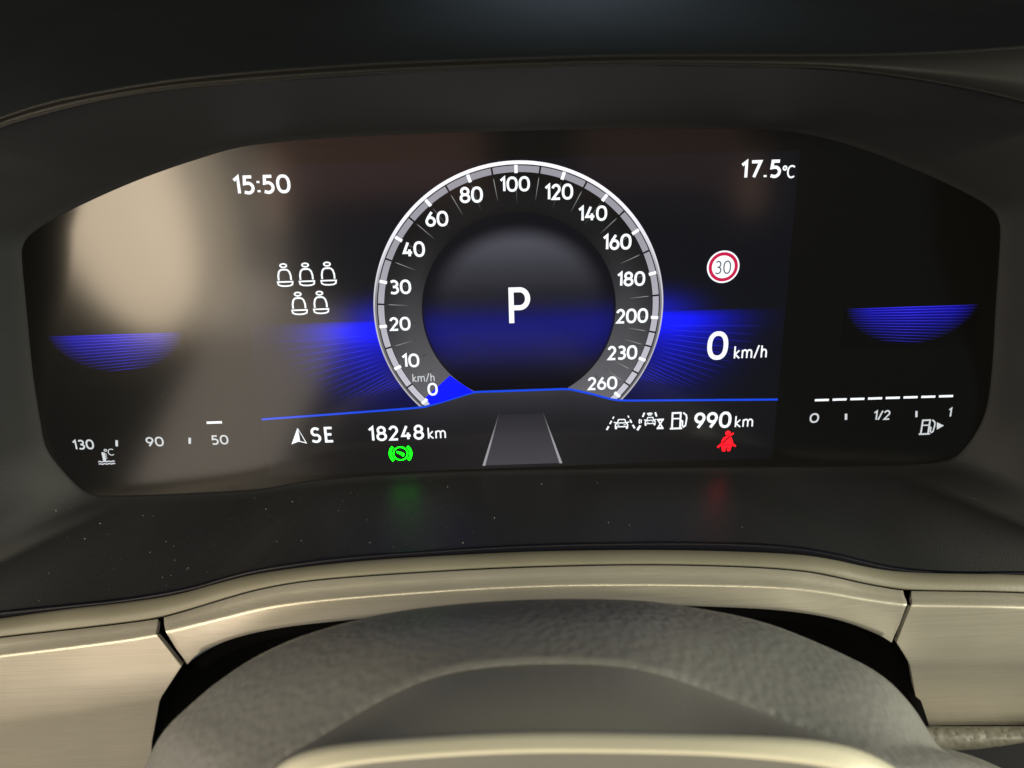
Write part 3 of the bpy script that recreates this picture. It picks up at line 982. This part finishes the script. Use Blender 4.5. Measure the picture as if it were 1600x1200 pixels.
U0 = []
rr_, aa = np.meshgrid(np.linspace(0.0, 31.4, 50), np.linspace(0, 2 * math.pi, 121))
Uq, Vq = rr_ * np.sin(aa), rr_ * np.cos(aa)
lowv = np.interp(Uq, BLu, BLv)
Vq = np.maximum(Vq, lowv)
cq = hollow_fn(Uq, Vq).reshape(-1, 3)
idx = np.arange(50 * 121).reshape(121, 50)
Fq = np.stack([idx[:-1, :-1], idx[1:, :-1], idx[1:, 1:], idx[:-1, 1:]], -1).reshape(-1, 4)
Pq = np.stack([Uq.ravel(), Vq.ravel(), np.full(Uq.size, 0.11)], 1)
keep = []
for f in Fq:
    q = Pq[f]
    ar = 0.5 * abs(sum(q[i][0] * q[(i + 1) % 4][1] - q[(i + 1) % 4][0] * q[i][1] for i in range(4)))
    if ar > 1e-5:
        keep.append(f)
mesh('dial_centre', Pq, keep, M_GLOW, dial, cols=cq)
random.seed(3)
for k in range(24):
    a = R(-78 + 156 * k / 23 + random.uniform(-1.5, 1.5))
    r0_, r1_ = random.uniform(13, 15), random.uniform(20, 25)
    fan_line('faint_ray', (r0_ * math.sin(a), -6 - (r0_ - 6) * math.cos(a) * 0.8), (r1_ * math.sin(a), -6 - (r1_ - 6) * math.cos(a) * 0.8), 0.12, 0.05, dial, 0.15, peak=0.5, col=(0.2, 0.25, 0.7))


def polar(r_, deg):
    return (r_ * math.sin(R(deg)), r_ * math.cos(R(deg)))


def seg_fn(U, V, r_, a):
    return c3(np.interp(V, [-34, -5, 20, 44], [0.64, 0.50, 0.36, 0.33]), (0.97, 0.95, 1.08))


majors = [-133 + 19 * k for k in range(15)]
minors = [-123.5 + 19 * k for k in range(12)] + [95 + 6.33, 95 + 12.67, 114 + 6.33, 114 + 12.67]
cuts = sorted(majors + minors)
cuts = [-140] + cuts + [140]
for a0, a1 in zip(cuts[:-1], cuts[1:]):
    polarmesh('dial_segment', 43.3, 45.25, a0 + 0.36, a1 - 0.36, 2, max(3, int(a1 - a0) + 1), seg_fn, 0.15, dial)


def ring_fn(U, V, r_, a):
    e = np.interp(V, [-40, -15, 10, 30, 46], [0.55, 0.50, 0.70, 1.0, 1.1])
    e = e * np.where(r_ < 46.2, np.interp(V, [-30, 5, 25], [0.22, 0.35, 1.0]), 1.0)
    return c3(e, (0.97, 0.95, 1.03))


polarmesh('outer_ring', 45.6, 46.7, -142, 142, 7, 300, ring_fn, 0.14, dial)
# dark groove between ring and segments
shape('ring_groove', [], M_DARK_PRINT, dial, 0.135, [([polar(44.4, -133.5 + 267 * i / 150) for i in range(151)], 2.6, False)])
tick0 = None
for a in majors:
    p0 = polar(44.15, a)
    if tick0 is None:
        h = 0.5
        tick0 = mesh('major_tick', [(-h, -1.15, 0), (h, -1.15, 0), (h, 1.25, 0), (-h, 1.25, 0)], [(0, 1, 2, 3)], M_WHITE, dial, org=(0, 0, 0))
        tick0.location = (Vector((p0[0], p0[1], 0.19)) - ORI[dial.name]) * 0.001
        tick0.rotation_euler = (0, 0, -R(a))
    else:
        copy_part(tick0, dial, (p0[0], p0[1], 0.19), -R(a))
# fading lines inside the numbers
for a in cuts[1:-1]:
    major = a in majors
    p0, p1 = polar(42.3, a), polar(35.0 if not major else 33.8, a)
    fan_line('dial_line', p0, p1, 0.20, 0.36 if not major else 0.16, dial, 0.16, peak=0.15, col=(1, 1, 1.02))
nums = [('100', 780.5, 828, 275.5, 299.5), ('80', 718, 754.5, 291.5, 317), ('60', 664.5, 700.5, 329.5, 354), ('40', 628.3, 664, 377, 401.7), ('30', 608.5, 642.5, 436.8, 459.6), ('20', 608.5, 641.5, 495, 516.6),
        ('10', 627.5, 655.3, 552.3, 573.8), ('0', 668, 684, 597.8, 617.8), ('120', 850.5, 895.5, 287, 312.3), ('140', 903, 948.6, 321.3, 345.4), ('160', 941.4, 986.6, 365.4, 390.3),
        ('180', 963.7, 1008, 424, 447), ('200', 962.5, 1012.5, 481.8, 504.8), ('230', 949, 995.6, 539.6, 562), ('260', 918, 964.4, 588.2, 608.8)]
for s, x0, x1, y0, y1 in nums:
    text('dial_number', s, x0, x1, y0, y1, M_WHITE, dial, 0.165, wd=0.20, gap=0.10)
text('dial_unit', 'km/h', 644, 679.5, 583, 596.5, M_SOFT, dial, 0.10, gap=0.09)
shape('blue_wedge', [[pl(703, 586.5), pl(722, 600), pl(741, 612.2), pl(724, 617.3), pl(688, 628.5), pl(672, 632.0), pl(664.5, 621.5)]], M_WEDGE, dial, 0.165)

# --- side gauges
def side_lights(xa, ya, xb, yb, rows_, parent_name, mirror):
    a, b_ = pl(xa, ya), pl(xb, yb)
    mid = ((a[0] + b_[0]) / 2, (a[1] + b_[1]) / 2)
    hw = (b_[0] - a[0]) / 2
    dep = 13.4

    def fn(U, V):
        t = (mid[1] - V) / dep
        x = (U - mid[0]) / hw
        edge = np.sqrt(np.clip(1 - np.clip(t, 0, 1) ** 1.7, 0, 1))
        e = np.clip((edge * 0.97 - np.abs(x)) * 3.0, 0, 1) * (1 - t * 0.95).clip(0, 1) ** 2.0 * (V <= mid[1]) * 0.55
        return c3(e, (0.006, 0.004, 0.62)) + c3(np.ones_like(U) * (V < 1e9), (0.0, 0.0, 0.0))
    g = gridmesh('accent_light', mid[0] - hw * 1.02, mid[0] + hw * 1.02, mid[1] - dep, mid[1], 90, 50, fn, 0.06, cl)
    for k in range(13):
        t = k / 13.0
        v_ = mid[1] - dep * (t * 0.94) ** 1.04
        edge = math.sqrt(max(0, 1 - t ** 1.7))
        x_ = hw * edge
        sk = 0.085 * t * mirror
        xs = mid[0] + mirror * (-0.10) * hw * t
        fan_line('light_line', (xs - x_, v_ + sk * x_), (xs + x_, v_ - sk * x_), 0.22, 1.15 - 0.8 * t, g, 0.10, peak=0.5, col=(0.045, 0.035, 1.0))
    return g


side_lights(74, 528.5, 286, 517.5, 13, 'left', -1)
side_lights(1323, 481.5, 1529, 477.5, 13, 'right', 1)


def tick_px(x, y, hpx, wpx):
    p0, p1 = pl(x, y - hpx / 2), pl(x, y + hpx / 2)
    return ([p1, p0], wpx * 0.23, False)


tg = shape('temperature_gauge', [], M_SOFT, cl, 0.10, [tick_px(182.5, 692.5, 9.5, 3.6), tick_px(296.6, 688.5, 9.5, 3.6)])
text('gauge_number', '130', 113.5, 147, 687, 702.3, M_SOFT, tg, 0.16, wd=0.12, gap=0.14)
text('gauge_number', '90', 228, 256, 682.5, 697.5, M_SOFT, tg, 0.16, wd=0.12, gap=0.14)
text('gauge_number', '50', 330.3, 357, 679.7, 694.5, M_SOFT, tg, 0.16, wd=0.12, gap=0.14)
shape('level_segment', [], M_WHITE, tg, 0.12, [([pl(323, 660.3), pl(347, 659.6)], 0.85, False)])
wav = lambda y: [(0.0, y), (0.10, y + 0.035), (0.22, y - 0.02), (0.36, y + 0.035), (0.5, y - 0.02), (0.64, y + 0.035), (0.78, y - 0.02), (0.90, y + 0.035), (1.0, y)]
icon('coolant_icon', 152.5, 178.5, 703, 726, M_SOFT, tg, [], [(wav(0.22), 0.07, False), (wav(0.06), 0.07, False), ([(0.40, 0.22), (0.40, 0.86)], 0.19, False), ([(0.47, 0.74), (0.60, 0.74)], 0.06, False), ([(0.47, 0.60), (0.60, 0.60)], 0.06, False), ([(0.47, 0.46), (0.60, 0.46)], 0.06, False)])
text('coolant_unit', 'oC', 163, 178.8, 701, 711.5, M_SOFT, tg, 0.12, gap=0.0)

fg = shape('fuel_gauge', [], M_SOFT, cl, 0.10, [tick_px(1321.7, 651, 9.5, 3.6), tick_px(1431.7, 646.8, 9.5, 3.2)])
for k in range(8):
    xs = 1273.0 + 27.7 * k
    ys = 625.2 - 0.86 * k
    shape('level_segment', [], M_WHITE, fg, 0.12, [([pl(xs, ys), pl(xs + 22, ys - 0.6)], 0.80, False)])
text('gauge_number', '0', 1265, 1279.5, 645.5, 660.5, M_SOFT, fg, 0.17, wd=0.12)
text('gauge_number', '1/2', 1364.5, 1391, 641, 656, M_SOFT, fg, 0.15, wd=0.12, gap=0.06)
text('gauge_number', '1', 1480.5, 1488.5, 637, 651.5, M_SOFT, fg, 0.16, wd=0.12)
pump('fuel_pump_icon', 1437, 1461.5, 655, 678.5, fg, M_SOFT)
shape('filler_side_arrow', [[pl(1463.5, 659.5), pl(1463.5, 671), pl(1474.5, 664.8)]], M_SOFT, fg, 0.12)

# ------------------------------------------------------------------ dust
random.seed(11)
V, F = [], []


def speck(p, n_, s):
    a = random.uniform(0, 3.14)
    t = Vector((1, 0, 0))
    b2 = n_.cross(t).normalized()
    t = b2.cross(n_)
    e = random.uniform(0.4, 1.0)
    d1 = (t * math.cos(a) + b2 * math.sin(a)) * s
    d2 = (t * -math.sin(a) + b2 * math.cos(a)) * s * e
    q = p + n_ * 0.05
    n0 = len(V)
    V.extend([q + d1, q + d2, q - d1, q - d2, q + n_ * s * 0.8])
    F.extend([(n0, n0 + 1, n0 + 4), (n0 + 1, n0 + 2, n0 + 4), (n0 + 2, n0 + 3, n0 + 4), (n0 + 3, n0, n0 + 4)])


nn_ = len(inner3)
low = [i for i, q in enumerate(inn) if q[1] > 700]
for k in range(280):
    xr = random.uniform(60, 760) if k < 220 else random.uniform(60, 1500)
    i = min(low, key=lambda j: abs(inn[j][0] - xr))
    t = random.uniform(0.04, 0.97)
    p = g2[i].lerp(outer3[i], t)
    q = g2[(i + 2) % nn_].lerp(outer3[(i + 2) % nn_], t)
    s_ = g2[i].lerp(outer3[i], t + 0.02)
    n_ = (q - p).cross(s_ - p).normalized()
    if n_.dot(CPOS - p) < 0:
        n_ = -n_
    speck(p, n_, random.choice([0.03, 0.035, 0.04, 0.05, 0.06, 0.07, 0.09, 0.13, 0.2]))
for k in range(26):
    x, y = random.uniform(120, 480), random.uniform(560, 765)
    p = px(x, y, 0.02)
    speck(p, Vector((0, 0, 1)), random.choice([0.04, 0.05, 0.07]))
M_DUST = plastic('dust', (0.5, 0.47, 0.40), 0.8)
o = mesh('dust_specks', V, F, M_DUST)
o['kind'] = 'stuff'
o['label'] = 'pale dust specks scattered on the floor moulding below the display'
o['category'] = 'dust'
